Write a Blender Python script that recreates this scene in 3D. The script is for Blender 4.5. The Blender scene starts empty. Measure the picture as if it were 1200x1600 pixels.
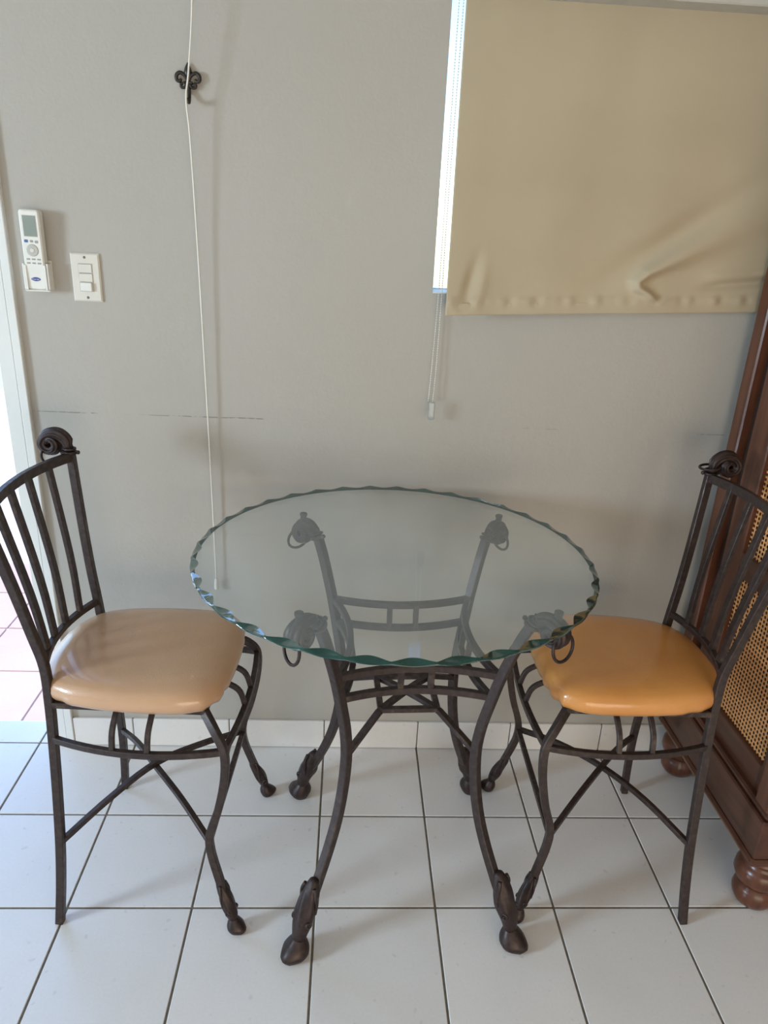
import bpy, math, random
from mathutils import Vector, Matrix, Euler
random.seed(7)
SC = bpy.context.scene
COL = SC.collection
PI = math.pi
sin, cos = math.sin, math.cos

# ------------------------------------------------------------------ camera
cam_d = bpy.data.cameras.new('camera')
cam_d.sensor_fit = 'VERTICAL'
cam_d.sensor_height = 36.0
cam_d.lens = 1134.08 / 1600.0 * 36.0
cam_d.clip_start = 0.05
cam = bpy.data.objects.new('camera', cam_d)
COL.objects.link(cam)
cam.location = (0.64868, -1.91576, 1.57640)
cam.rotation_mode = 'XYZ'
cam.rotation_euler = (1.195355, -0.0456555, -0.0388553)
SC.camera = cam

# ------------------------------------------------------------------ world, sun, daylight
SC.view_settings.view_transform = 'Standard'
SC.view_settings.look = 'None'
SC.view_settings.gamma = 1.0
SC.view_settings.use_curve_mapping = False
SC.view_settings.exposure = 0.0
SC.cycles.use_denoising = True
SC.cycles.max_bounces = 9
SC.cycles.diffuse_bounces = 6
SC.cycles.adaptive_threshold = 0.02
SC.cycles.transparent_max_bounces = 16
SC.cycles.sample_clamp_indirect = 6.0

world = bpy.data.worlds.new('world')
SC.world = world
world.use_nodes = True
wn = world.node_tree
wn.nodes.clear()
w_out = wn.nodes.new('ShaderNodeOutputWorld')
w_bg = wn.nodes.new('ShaderNodeBackground')
w_sky = wn.nodes.new('ShaderNodeTexSky')
w_sky.sky_type = 'NISHITA'
w_sky.sun_disc = False
w_sky.sun_elevation = math.radians(58)
w_sky.sun_rotation = math.radians(-90)
w_sky.air_density = 1.0
w_sky.dust_density = 0.3
w_sky.ozone_density = 4.0
w_bg.inputs['Strength'].default_value = 0.60
wn.links.new(w_sky.outputs[0], w_bg.inputs['Color'])
wn.links.new(w_bg.outputs[0], w_out.inputs['Surface'])

def light(name, kind, loc, rot, energy, color, **kw):
    d = bpy.data.lights.new(name, kind)
    d.energy = energy
    d.color = color
    for k, v in kw.items():
        setattr(d, k, v)
    o = bpy.data.objects.new(name, d)
    COL.objects.link(o)
    o.location = loc
    o.rotation_euler = rot
    return o

light('sun', 'SUN', (-4, 1, 6), (0, math.radians(-32), 0), 4.5, (1.0, 0.93, 0.84), angle=math.radians(0.6))
# daylight entering through the window in the left wall
light('window_daylight', 'AREA', (-3.62, -2.45, 1.60), (0, math.radians(-84), 0), 152.0, (0.66, 0.84, 1.0),
      shape='RECTANGLE', size=0.9, size_y=0.9)
# warm fill lamp added behind the camera to brighten the room
light('rear_fill_light', 'AREA', (1.45, -4.14, 0.80), (math.radians(92), 0, 0), 46.0, (1.0, 0.82, 0.62),
      shape='RECTANGLE', size=2.4, size_y=1.4)

# ------------------------------------------------------------------ node materials
def new_mat(name):
    m = bpy.data.materials.new(name)
    m.use_nodes = True
    nt = m.node_tree
    b = nt.nodes['Principled BSDF']
    return m, nt, b

def N(nt, kind, **kw):
    n = nt.nodes.new(kind)
    for k, v in kw.items():
        if k.startswith('i_'):
            n.inputs[k[2:].replace('_', ' ')].default_value = v
        else:
            setattr(n, k, v)
    return n

def L(nt, a, b):
    nt.links.new(a, b)

def ramp(nt, stops, interp='LINEAR'):
    r = nt.nodes.new('ShaderNodeValToRGB')
    r.color_ramp.interpolation = interp
    e = r.color_ramp.elements
    while len(e) > 1:
        e.remove(e[0])
    e[0].position = stops[0][0]
    c = stops[0][1]
    e[0].color = c if isinstance(c, tuple) else (c, c, c, 1)
    for p, c in stops[1:]:
        q = e.new(p)
        q.color = c if isinstance(c, tuple) else (c, c, c, 1)
    return r

def rgb(r, g, b):
    return (r, g, b, 1.0)

def math_node(nt, op, a, b=None):
    n = nt.nodes.new('ShaderNodeMath')
    n.operation = op
    for i, v in enumerate((a, b)):
        if v is None:
            continue
        if isinstance(v, (int, float)):
            n.inputs[i].default_value = v
        else:
            nt.links.new(v, n.inputs[i])
    return n.outputs[0]

def mix_rgb(nt, fac, a, b, blend='MIX'):
    n = nt.nodes.new('ShaderNodeMix')
    n.data_type = 'RGBA'
    n.blend_type = blend
    for sock, v in ((n.inputs[0], fac), (n.inputs[6], a), (n.inputs[7], b)):
        if isinstance(v, (int, float, tuple)):
            sock.default_value = v
        else:
            nt.links.new(v, sock)
    return n.outputs[2]

def bump(nt, b, height, strength, dist=0.002):
    n = nt.nodes.new('ShaderNodeBump')
    n.inputs['Strength'].default_value = strength
    n.inputs['Distance'].default_value = dist
    nt.links.new(height, n.inputs['Height'])
    nt.links.new(n.outputs[0], b.inputs['Normal'])
    return n

def coords(nt, which='Object'):
    return nt.nodes.new('ShaderNodeTexCoord').outputs[which]

def noise(nt, vec, scale, detail=3.0, rough=0.5):
    n = nt.nodes.new('ShaderNodeTexNoise')
    n.inputs['Scale'].default_value = scale
    n.inputs['Detail'].default_value = detail
    n.inputs['Roughness'].default_value = rough
    if vec is not None:
        nt.links.new(vec, n.inputs['Vector'])
    return n.outputs['Fac']

def simple(name, col, rough=0.5, var=0.08, scale=30.0, metallic=0.0, bump_s=0.0, bump_scale=200.0, spec=0.5):
    m, nt, b = new_mat(name)
    co = coords(nt)
    f = noise(nt, co, scale)
    lo = tuple(max(0, c * (1 - var)) for c in col) + (1,)
    hi = tuple(min(1, c * (1 + var)) for c in col) + (1,)
    r = ramp(nt, [(0.3, lo), (0.7, hi)])
    L(nt, f, r.inputs[0])
    L(nt, r.outputs[0], b.inputs['Base Color'])
    b.inputs['Roughness'].default_value = rough
    b.inputs['Metallic'].default_value = metallic
    b.inputs['Specular IOR Level'].default_value = spec
    if bump_s:
        bump(nt, b, noise(nt, co, bump_scale), bump_s)
    return m

def m_wall():
    m, nt, b = new_mat('painted_plaster')
    co = coords(nt)
    r = ramp(nt, [(0.3, rgb(0.418, 0.395, 0.356)), (0.7, rgb(0.442, 0.419, 0.381))])
    L(nt, noise(nt, co, 1.6, 4), r.inputs[0])
    sep = N(nt, 'ShaderNodeSeparateXYZ')
    L(nt, co, sep.inputs[0])
    X, Z = sep.outputs[0], sep.outputs[2]
    # a broken horizontal scuff left by furniture, 1.08 m above the floor
    wob = math_node(nt, 'MULTIPLY', math_node(nt, 'SUBTRACT', noise(nt, co, 9.0, 2), 0.5), 0.006)
    dz = math_node(nt, 'ABSOLUTE', math_node(nt, 'ADD', math_node(nt, 'SUBTRACT', Z, 1.0795), wob))
    line = N(nt, 'ShaderNodeMapRange')
    line.inputs[1].default_value = 0.0006
    line.inputs[2].default_value = 0.0022
    line.inputs[3].default_value = 1.0
    line.inputs[4].default_value = 0.0
    L(nt, dz, line.inputs[0])
    xr = N(nt, 'ShaderNodeMapRange')
    xr.inputs[1].default_value = -0.2
    xr.inputs[2].default_value = 1.8
    L(nt, X, xr.inputs[0])
    seg = ramp(nt, [(0.0, 0.25), (0.03, 0.75), (0.085, 0.9), (0.095, 0.0), (0.13, 0.0), (0.165, 0.5), (0.20, 0.8),
                    (0.31, 0.95), (0.315, 0.0), (0.66, 0.0), (0.67, 0.42), (0.71, 0.42), (0.72, 0.0),
                    (0.905, 0.0), (0.91, 0.6), (0.945, 0.6), (0.95, 0.15)])
    L(nt, xr.outputs[0], seg.inputs[0])
    brk = ramp(nt, [(0.38, 0.0), (0.52, 1.0)])
    L(nt, noise(nt, co, 55.0, 3), brk.inputs[0])
    f = math_node(nt, 'MULTIPLY', math_node(nt, 'MULTIPLY', line.outputs[0], seg.outputs[0]), brk.outputs[0])
    f = math_node(nt, 'MULTIPLY', f, 0.75)
    col = mix_rgb(nt, f, r.outputs[0], rgb(0.13, 0.12, 0.12))
    # painted shadow of the chain weight on the wall beside it
    vm = N(nt, 'ShaderNodeVectorMath', operation='DISTANCE')
    vm.inputs[1].default_value = (0.935, 0.0, 1.125)
    L(nt, co, vm.inputs[0])
    sm = N(nt, 'ShaderNodeMapRange')
    sm.inputs[1].default_value = 0.0
    sm.inputs[2].default_value = 0.035
    sm.inputs[3].default_value = 0.22
    sm.inputs[4].default_value = 0.0
    L(nt, vm.outputs['Value'], sm.inputs[0])
    col = mix_rgb(nt, math_node(nt, 'MULTIPLY', sm.outputs[0], noise(nt, co, 60.0)), col, rgb(0.30, 0.28, 0.24))
    L(nt, col, b.inputs['Base Color'])
    b.inputs['Roughness'].default_value = 0.62
    b.inputs['Specular IOR Level'].default_value = 0.3
    h = math_node(nt, 'ADD', noise(nt, co, 26.0, 4), math_node(nt, 'MULTIPLY', noise(nt, co, 130.0, 2), 0.35))
    bump(nt, b, h, 0.22, 0.004)
    return m

def m_tile(name, ca, cb, rough, spec=0.5):
    m, nt, b = new_mat(name)
    co = coords(nt)
    info = N(nt, 'ShaderNodeObjectInfo')
    off = N(nt, 'ShaderNodeVectorMath', operation='ADD')
    L(nt, co, off.inputs[0])
    cmb = N(nt, 'ShaderNodeCombineXYZ')
    L(nt, math_node(nt, 'MULTIPLY', info.outputs['Random'], 37.0), cmb.inputs[0])
    L(nt, math_node(nt, 'MULTIPLY', info.outputs['Random'], 91.0), cmb.inputs[1])
    L(nt, cmb.outputs[0], off.inputs[1])
    v = off.outputs[0]
    f = math_node(nt, 'ADD', math_node(nt, 'MULTIPLY', noise(nt, v, 7.0, 3, 0.5), 0.35),
                  math_node(nt, 'MULTIPLY', noise(nt, v, 150.0, 5, 0.75), 0.65))
    r = ramp(nt, [(0.28, ca), (0.72, cb)])
    L(nt, f, r.inputs[0])
    hsv = N(nt, 'ShaderNodeHueSaturation')
    mr = N(nt, 'ShaderNodeMapRange')
    mr.inputs[3].default_value = 0.96
    mr.inputs[4].default_value = 1.03
    L(nt, info.outputs['Random'], mr.inputs[0])
    L(nt, mr.outputs[0], hsv.inputs['Value'])
    L(nt, r.outputs[0], hsv.inputs['Color'])
    spk = ramp(nt, [(0.70, 0.0), (0.76, 1.0)])
    L(nt, noise(nt, v, 45.0, 1), spk.inputs[0])
    col = mix_rgb(nt, math_node(nt, 'MULTIPLY', spk.outputs[0], 0.16), hsv.outputs[0], rgb(0.25, 0.22, 0.18))
    L(nt, col, b.inputs['Base Color'])
    rr = ramp(nt, [(0.2, rough * 0.92), (0.8, rough * 1.1)])
    L(nt, noise(nt, v, 40.0), rr.inputs[0])
    L(nt, rr.outputs[0], b.inputs['Roughness'])
    b.inputs['Specular IOR Level'].default_value = spec
    bump(nt, b, noise(nt, v, 12.0, 2), 0.04, 0.002)
    return m

def m_iron(name, base, warm, gold):
    m, nt, b = new_mat(name)
    co = coords(nt)
    r = ramp(nt, [(0.32, base), (0.68, warm)])
    L(nt, noise(nt, co, 90.0, 4, 0.6), r.inputs[0])
    geo = N(nt, 'ShaderNodeNewGeometry')
    edge = ramp(nt, [(0.53, 0.0), (0.62, 1.0)])
    L(nt, geo.outputs['Pointiness'], edge.inputs[0])
    wear = ramp(nt, [(0.50, 0.0), (0.70, 1.0)])
    L(nt, noise(nt, co, 70.0, 4), wear.inputs[0])
    f = math_node(nt, 'MULTIPLY', math_node(nt, 'MULTIPLY', edge.outputs[0], wear.outputs[0]), 0.28)
    L(nt, mix_rgb(nt, f, r.outputs[0], gold), b.inputs['Base Color'])
    b.inputs['Metallic'].default_value = 0.35
    rr = ramp(nt, [(0.3, 0.36), (0.7, 0.56)])
    L(nt, noise(nt, co, 50.0), rr.inputs[0])
    L(nt, rr.outputs[0], b.inputs['Roughness'])
    bump(nt, b, noise(nt, co, 160.0, 3), 0.25, 0.001)
    return m

def m_wood(name, dark, mid, rough=0.28, stretch=(14, 14, 1.4)):
    m, nt, b = new_mat(name)
    co = coords(nt)
    mp = N(nt, 'ShaderNodeMapping')
    mp.inputs['Scale'].default_value = stretch
    L(nt, co, mp.inputs[0])
    f = noise(nt, mp.outputs[0], 3.0, 6, 0.6)
    r = ramp(nt, [(0.3, dark), (0.7, mid)])
    L(nt, f, r.inputs[0])
    L(nt, r.outputs[0], b.inputs['Base Color'])
    b.inputs['Roughness'].default_value = rough
    b.inputs['Specular IOR Level'].default_value = 0.5
    bump(nt, b, f, 0.08, 0.001)
    return m

def m_leather(name, ca, cb):
    m, nt, b = new_mat(name)
    co = coords(nt)
    r = ramp(nt, [(0.3, ca), (0.7, cb)])
    L(nt, noise(nt, co, 7.0, 4), r.inputs[0])
    spk = ramp(nt, [(0.72, 0.0), (0.78, 1.0)])
    L(nt, noise(nt, co, 30.0, 2), spk.inputs[0])
    pale = tuple(min(1, c * 1.45) for c in cb[:3]) + (1,)
    L(nt, mix_rgb(nt, math_node(nt, 'MULTIPLY', spk.outputs[0], 0.4), r.outputs[0], pale), b.inputs['Base Color'])
    b.inputs['Roughness'].default_value = 0.30
    b.inputs['Coat Weight'].default_value = 0.6
    b.inputs['Coat Roughness'].default_value = 0.11
    b.inputs['Specular IOR Level'].default_value = 0.5
    vor = N(nt, 'ShaderNodeTexVoronoi')
    vor.inputs['Scale'].default_value = 420.0
    L(nt, co, vor.inputs['Vector'])
    h = math_node(nt, 'ADD', math_node(nt, 'MULTIPLY', vor.outputs['Distance'], 0.2), noise(nt, co, 14.0, 3))
    bump(nt, b, h, 0.18, 0.006)
    return m

def m_fabric(name, ca, cb):
    m, nt, b = new_mat(name)
    co = coords(nt)
    r = ramp(nt, [(0.3, ca), (0.7, cb)])
    L(nt, noise(nt, co, 5.0, 4), r.inputs[0])
    L(nt, r.outputs[0], b.inputs['Base Color'])
    b.inputs['Roughness'].default_value = 0.78
    b.inputs['Sheen Weight'].default_value = 0.15
    wv = N(nt, 'ShaderNodeTexWave')
    wv.inputs['Scale'].default_value = 260.0
    L(nt, co, wv.inputs['Vector'])
    bump(nt, b, wv.outputs['Fac'], 0.08, 0.0006)
    return m

def m_clear_glass(name, tint, dust_haze):
    m = bpy.data.materials.new(name)
    m.use_nodes = True
    nt = m.node_tree
    nt.nodes.clear()
    out = N(nt, 'ShaderNodeOutputMaterial')
    tr = N(nt, 'ShaderNodeBsdfTransparent')
    tr.inputs[0].default_value = tint
    gl = N(nt, 'ShaderNodeBsdfGlossy')
    gl.inputs['Roughness'].default_value = 0.03
    lw = N(nt, 'ShaderNodeLayerWeight')
    lw.inputs['Blend'].default_value = 0.5
    f = math_node(nt, 'ADD', math_node(nt, 'MULTIPLY', math_node(nt, 'POWER', lw.outputs['Facing'], 5.0), 0.96), 0.04)
    mx = N(nt, 'ShaderNodeMixShader')
    L(nt, f, mx.inputs[0])
    L(nt, tr.outputs[0], mx.inputs[1])
    L(nt, gl.outputs[0], mx.inputs[2])
    df = N(nt, 'ShaderNodeBsdfDiffuse')
    df.inputs[0].default_value = (0.72, 0.84, 0.86, 1)
    co = coords(nt)
    dr = ramp(nt, [(0.3, dust_haze * 0.75), (0.7, dust_haze * 1.25)])  # dust plus a pale haze painted in as reflected brightness
    L(nt, noise(nt, co, 6.0, 4), dr.inputs[0])
    mx2 = N(nt, 'ShaderNodeMixShader')
    L(nt, dr.outputs[0], mx2.inputs[0])
    L(nt, mx.outputs[0], mx2.inputs[1])
    L(nt, df.outputs[0], mx2.inputs[2])
    L(nt, mx2.outputs[0], out.inputs[0])
    return m

def m_edge_glass():
    m, nt, b = new_mat('green_edge_glass')
    co = coords(nt)
    r = ramp(nt, [(0.3, rgb(0.003, 0.034, 0.028)), (0.7, rgb(0.010, 0.072, 0.058))])
    L(nt, noise(nt, co, 25.0, 3), r.inputs[0])
    L(nt, r.outputs[0], b.inputs['Base Color'])
    b.inputs['Roughness'].default_value = 0.04
    b.inputs['IOR'].default_value = 1.52
    b.inputs['Transmission Weight'].default_value = 0.18
    return m

M = {}
M['wall'] = m_wall()
M['ceiling'] = simple('ceiling_paint', (0.56, 0.53, 0.48), 0.8, 0.02, 3)
M['wall_white'] = simple('taupe_wall_paint', (0.40, 0.37, 0.33), 0.7, 0.02, 3)
M['tile'] = m_tile('floor_tile_glaze', rgb(0.735, 0.72, 0.712), rgb(0.815, 0.80, 0.792), 0.24)
M['skirt'] = m_tile('skirting_tile_glaze', rgb(0.70, 0.68, 0.66), rgb(0.76, 0.745, 0.725), 0.32)
M['patio'] = m_tile('terrace_tile', rgb(0.50, 0.36, 0.33), rgb(0.58, 0.44, 0.41), 0.6, 0.3)
M['grout'] = simple('grout', (0.165, 0.145, 0.115), 0.9, 0.2, 60)
M['patio_grout'] = simple('terrace_grout', (0.66, 0.63, 0.60), 0.9, 0.1, 60)
M['trim'] = simple('white_gloss_paint', (0.74, 0.75, 0.73), 0.4, 0.03, 6)
M['seal'] = simple('dark_seal', (0.25, 0.25, 0.24), 0.7, 0.1)
M['iron'] = m_iron('brown_iron', rgb(0.030, 0.020, 0.019), rgb(0.052, 0.035, 0.032), rgb(0.24, 0.18, 0.12))
M['cast'] = m_iron('cast_iron', rgb(0.022, 0.013, 0.012), rgb(0.046, 0.028, 0.026), rgb(0.14, 0.10, 0.08))
M['seat_tan'] = m_leather('tan_vinyl', rgb(0.50, 0.30, 0.17), rgb(0.57, 0.35, 0.205))
M['seat_tan_warm_lit'] = m_leather('tan_vinyl_warm_lit', rgb(0.60, 0.255, 0.062), rgb(0.68, 0.31, 0.085))  # same tan vinyl, the warm light on it put into the colour
M['thread'] = simple('welt_cord', (0.62, 0.45, 0.28), 0.5)
M['fabric'] = m_fabric('blind_fabric', rgb(0.435, 0.365, 0.250), rgb(0.475, 0.400, 0.277))
M['clear'] = m_clear_glass('table_glass', (0.98, 0.995, 0.995, 1), 0.090)
M['edge'] = m_edge_glass()
M['pane'] = m_clear_glass('window_pane', (0.94, 0.96, 0.95, 1), 0.02)
M['rubber'] = simple('rubber', (0.03, 0.03, 0.03), 0.6)
M['wood'] = m_wood('dark_mahogany', rgb(0.062, 0.021, 0.011), rgb(0.150, 0.052, 0.026))
M['wood_h'] = m_wood('dark_mahogany_across', rgb(0.048, 0.018, 0.011), rgb(0.110, 0.041, 0.022), 0.28, (14, 1.4, 14))
M['wood_gold'] = simple('worn_gilt_line', (0.30, 0.19, 0.09), 0.4)
M['cane'] = simple('woven_cane', (0.76, 0.37, 0.14), 0.5, 0.16, 90)
M['dark_in'] = simple('cabinet_interior', (0.020, 0.010, 0.007), 0.8)
M['plastic'] = simple('white_plastic', (0.78, 0.77, 0.72), 0.35, 0.02)
M['plastic_cream'] = simple('cream_plastic', (0.70, 0.67, 0.60), 0.35, 0.02)
M['plastic_grey'] = simple('pale_grey_plastic', (0.50, 0.49, 0.44), 0.45, 0.04)
M['lcd'] = simple('lcd_screen', (0.27, 0.31, 0.28), 0.2, 0.05, 20)
M['blue'] = simple('blue_print', (0.07, 0.14, 0.36), 0.4)
M['logo_blue'] = simple('navy_print', (0.03, 0.06, 0.30), 0.4)
M['print_grey'] = simple('grey_print', (0.33, 0.33, 0.31), 0.5)
M['screw'] = simple('screw_metal', (0.20, 0.18, 0.15), 0.4, 0.1, 50, 0.7)
M['cord'] = simple('white_cord', (0.78, 0.75, 0.68), 0.6, 0.04, 80)
M['bead'] = simple('white_bead', (0.72, 0.70, 0.64), 0.4, 0.05, 80)
M['clear_plastic'] = m_clear_glass('clear_plastic', (0.80, 0.82, 0.82, 1), 0.12)
M['sky_block_curtain'] = m_fabric('sky_block_cloth', rgb(0.66, 0.58, 0.45), rgb(0.72, 0.64, 0.50))
M['outside'] = simple('rendered_garden_wall', (0.74, 0.72, 0.68), 0.8)
M['black_iron'] = m_iron('black_iron', rgb(0.018, 0.015, 0.012), rgb(0.05, 0.04, 0.032), rgb(0.16, 0.14, 0.11))

# ------------------------------------------------------------------ mesh helpers
class MB:
    """collects shapes and links them as ONE mesh object"""
    def __init__(s):
        s.v = []
        s.f = []
        s.mi = []
        s.sm = []

    def add(s, v, f, mat=0, smooth=False):
        o = len(s.v)
        s.v += [tuple(p) for p in v]
        s.f += [tuple(i + o for i in q) for q in f]
        s.mi += [mat] * len(f)
        s.sm += [smooth] * len(f)
        return s

    def box(s, a, b, mat=0):
        (x0, y0, z0), (x1, y1, z1) = a, b
        x0, x1 = min(x0, x1), max(x0, x1)
        y0, y1 = min(y0, y1), max(y0, y1)
        z0, z1 = min(z0, z1), max(z0, z1)
        v = [(x0, y0, z0), (x1, y0, z0), (x1, y1, z0), (x0, y1, z0), (x0, y0, z1), (x1, y0, z1), (x1, y1, z1), (x0, y1, z1)]
        f = [(0, 3, 2, 1), (4, 5, 6, 7), (0, 1, 5, 4), (1, 2, 6, 5), (2, 3, 7, 6), (3, 0, 4, 7)]
        return s.add(v, f, mat)

    def slab(s, a, b, c=0.002, mat=0):
        """box with chamfered edges on every side"""
        (x0, y0, z0), (x1, y1, z1) = a, b
        x0, x1 = min(x0, x1), max(x0, x1)
        y0, y1 = min(y0, y1), max(y0, y1)
        z0, z1 = min(z0, z1), max(z0, z1)
        rings = []
        for z, i in ((z0, c), (z0 + c, 0), (z1 - c, 0), (z1, c)):
            X0, X1, Y0, Y1 = x0 + i, x1 - i, y0 + i, y1 - i
            k = c
            rings.append([(X0 + k, Y0, z), (X1 - k, Y0, z), (X1, Y0 + k, z), (X1, Y1 - k, z),
                          (X1 - k, Y1, z), (X0 + k, Y1, z), (X0, Y1 - k, z), (X0, Y0 + k, z)])
        return s.loft(rings, True, True, mat, False)

    def loft(s, rings, cap0=True, cap1=True, mat=0, smooth=True, closed=True):
        n = len(rings[0])
        v = [p for r in rings for p in r]
        f = []
        for i in range(len(rings) - 1):
            for j in range(n if closed else n - 1):
                k = (j + 1) % n
                f.append((i * n + j, i * n + k, (i + 1) * n + k, (i + 1) * n + j))
        s.add(v, f, mat, smooth)
        o = len(s.v) - len(v)
        if cap0:
            s.f.append(tuple(o + j for j in reversed(range(n))))
            s.mi.append(mat)
            s.sm.append(False)
        if cap1:
            s.f.append(tuple(o + (len(rings) - 1) * n + j for j in range(n)))
            s.mi.append(mat)
            s.sm.append(False)
        return s

    def sweep(s, pts, prof, ref, scales=None, mat=0, smooth=False, cap=True):
        """prof: list of (a,b) around the path; a along ref-side, b along up"""
        pts = [Vector(p) for p in pts]
        ref = Vector(ref)
        rings = []
        for i, p in enumerate(pts):
            t = (pts[min(i + 1, len(pts) - 1)] - pts[max(i - 1, 0)]).normalized()
            side = (ref - ref.dot(t) * t).normalized()
            up = t.cross(side)
            k = 1.0 if scales is None else scales[i]
            ka, kb = k if isinstance(k, tuple) else (k, k)
            rings.append([p + side * (a * ka) + up * (b * kb) for a, b in prof])
        return s.loft(rings, cap, cap, mat, smooth)

    def lathe(s, prof, n=20, center=(0, 0, 0), mat=0, smooth=True):
        """prof: (radius, z) from bottom to top, about +z"""
        cx, cy, cz = center
        rings = [[(cx + r * cos(2 * PI * j / n), cy + r * sin(2 * PI * j / n), cz + z) for j in range(n)] for r, z in prof]
        return s.loft(rings, True, True, mat, smooth)

    def torus(s, c, R, r, ax_u, ax_v, n=24, k=8, mat=0):
        c, u, v = Vector(c), Vector(ax_u).normalized(), Vector(ax_v).normalized()
        w = u.cross(v)
        vs, f = [], []
        for i in range(n):
            a = 2 * PI * i / n
            d = u * cos(a) + v * sin(a)
            for j in range(k):
                b = 2 * PI * j / k
                vs.append(c + d * (R + r * cos(b)) + w * (r * sin(b)))
        for i in range(n):
            for j in range(k):
                f.append((i * k + j, ((i + 1) % n) * k + j, ((i + 1) % n) * k + (j + 1) % k, i * k + (j + 1) % k))
        return s.add(vs, f, mat, True)

    def ball(s, c, r, n=8, k=6, mat=0, sc=(1, 1, 1)):
        prof = []
        for i in range(k + 1):
            a = -PI / 2 + PI * i / k
            prof.append((max(1e-5, r * cos(a)), r * sin(a)))
        o = len(s.v)
        s.lathe(prof, n, (0, 0, 0), mat)
        for i in range(o, len(s.v)):
            p = s.v[i]
            s.v[i] = (c[0] + p[0] * sc[0], c[1] + p[1] * sc[1], c[2] + p[2] * sc[2])
        return s

    def transform(s, mtx):
        s.v = [tuple(mtx @ Vector(p)) for p in s.v]
        return s

    def build(s, name, mats, parent=None):
        me = bpy.data.meshes.new(name)
        me.from_pydata(s.v, [], s.f)
        for m in (mats if isinstance(mats, (list, tuple)) else [mats]):
            me.materials.append(m)
        me.polygons.foreach_set('material_index', s.mi)
        me.polygons.foreach_set('use_smooth', s.sm)
        me.update()
        o = bpy.data.objects.new(name, me)
        COL.objects.link(o)
        if parent is not None:
            o.parent = parent
        return o

def tag(o, label=None, cat=None, group=None, kind=None):
    for k, v in (('label', label), ('category', cat), ('group', group), ('kind', kind)):
        if v:
            o[k] = v
    return o

def empty(name, loc=(0, 0, 0), rz=0.0):
    o = bpy.data.objects.new(name, None)
    o.empty_display_size = 0.05
    COL.objects.link(o)
    o.location = loc
    o.rotation_euler = (0, 0, rz)
    return o

def dup(o, parent=None, loc=None, name=None):
    c = o.copy()
    if name:
        c.name = name
    COL.objects.link(c)
    if parent is not None:
        c.parent = parent
    if loc is not None:
        c.location = loc
    return c

def copy_tree(o, parent=None):
    c = o.copy()
    COL.objects.link(c)
    c.parent = parent
    for ch in list(o.children):
        copy_tree(ch, c)
    return c

def curve(pts, n=8):
    """Catmull-Rom through pts"""
    P = [Vector(p) for p in pts]
    P = [P[0] * 2 - P[1]] + P + [P[-1] * 2 - P[-2]]
    out = []
    for i in range(1, len(P) - 2):
        a, b, c, d = P[i - 1:i + 3]
        for k in range(n):
            t = k / n
            out.append(0.5 * ((2 * b) + (c - a) * t + (2 * a - 5 * b + 4 * c - d) * t * t + (3 * b - a - 3 * c + d) * t ** 3))
    out.append(P[-2])
    return out

def rect(w, h, c=None):
    """chamfered rectangular tube profile"""
    a, b = w / 2, h / 2
    c = min(w, h) * 0.09 if c is None else c
    return [(-a + c, -b), (a - c, -b), (a, -b + c), (a, b - c), (a - c, b), (-a + c, b), (-a, b - c), (-a, -b + c)]

def rnd(r, n=10):
    return [(r * cos(2 * PI * i / n), r * sin(2 * PI * i / n)) for i in range(n)]

# ================================================================== SETTING
XL, XR, YF, ZC = -3.60, 2.85, -4.2, 2.62      # room limits, back wall face at y = 0
T = 0.30                                        # tile module
WT = 0.11                                       # back wall thickness
DX0, DX1, DZ = -1.15, -0.245, 2.06              # doorway
WX0, WX1, WZ0, WZ1 = 0.854, 1.78, 1.423, 2.36   # window

wb = MB()
wb.box((XL - .1, 0, 0), (DX0, WT, ZC)).box((DX0, 0, DZ), (DX1, WT, ZC)).box((DX1, 0, 0), (WX0, WT, ZC))
wb.box((WX0, 0, 0), (WX1, WT, WZ0)).box((WX0, 0, WZ1), (WX1, WT, ZC)).box((WX1, 0, 0), (XR + .1, WT, ZC))
tag(wb.build('wall_back', M['wall']), kind='structure')
LY0, LY1, LZ0, LZ1 = -3.05, -1.85, 1.00, 2.20     # window in the left wall
wl = MB()
wl.box((XL - .1, YF, 0), (XL, LY0, ZC)).box((XL - .1, LY1, 0), (XL, 0, ZC))
wl.box((XL - .1, LY0, 0), (XL, LY1, LZ0)).box((XL - .1, LY0, LZ1), (XL, LY1, ZC))
tag(wl.build('wall_left', M['wall_white']), kind='structure')
tag(MB().box((XR, YF, 0), (XR + .1, 0, ZC)).build('wall_right', M['wall_white']), kind='structure')
FX0, FX1, FZ = 0.20, 2.70, 2.3                  # unseen opening behind the camera, added for the fill lamp
wf = MB()
wf.box((XL - .1, YF - .1, 0), (FX0, YF, ZC)).box((FX1, YF - .1, 0), (XR + .1, YF, ZC)).box((FX0, YF - .1, FZ), (FX1, YF, ZC))
tag(wf.build('wall_front', M['wall_white']), kind='structure')
tag(MB().box((XL - .5, YF - .3, ZC), (XR + .1, WT, ZC + .12)).build('ceiling', M['ceiling']), kind='structure')

# floor: grout bed with every tile a piece of its own
floor = tag(MB().box((XL, YF, -0.05), (XR, WT, -0.0022)).build('floor', M['grout']), kind='structure')
g = 0.0028
tile_mb = MB().slab((g, g, -0.010), (T - g, T - g, 0.0), 0.0013)
first = None
for r in range(14):
    for c in range(21):
        loc = ((c - 12) * T, -(r + 1) * T, 0)
        if first is None:
            first = tile_mb.build('tile', M['tile'], floor)
            first.location = loc
        else:
            dup(first, floor, loc)
# tiles running through the doorway
for c in range(-4, 0):
    x0, x1 = max(c * T + g, DX0 + .002), min((c + 1) * T - g, DX1 - .002)
    if x1 - x0 > 0.02:
        MB().slab((x0, g, -0.010), (x1, WT, 0.0), 0.0013).build('tile', M['tile'], floor)

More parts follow.
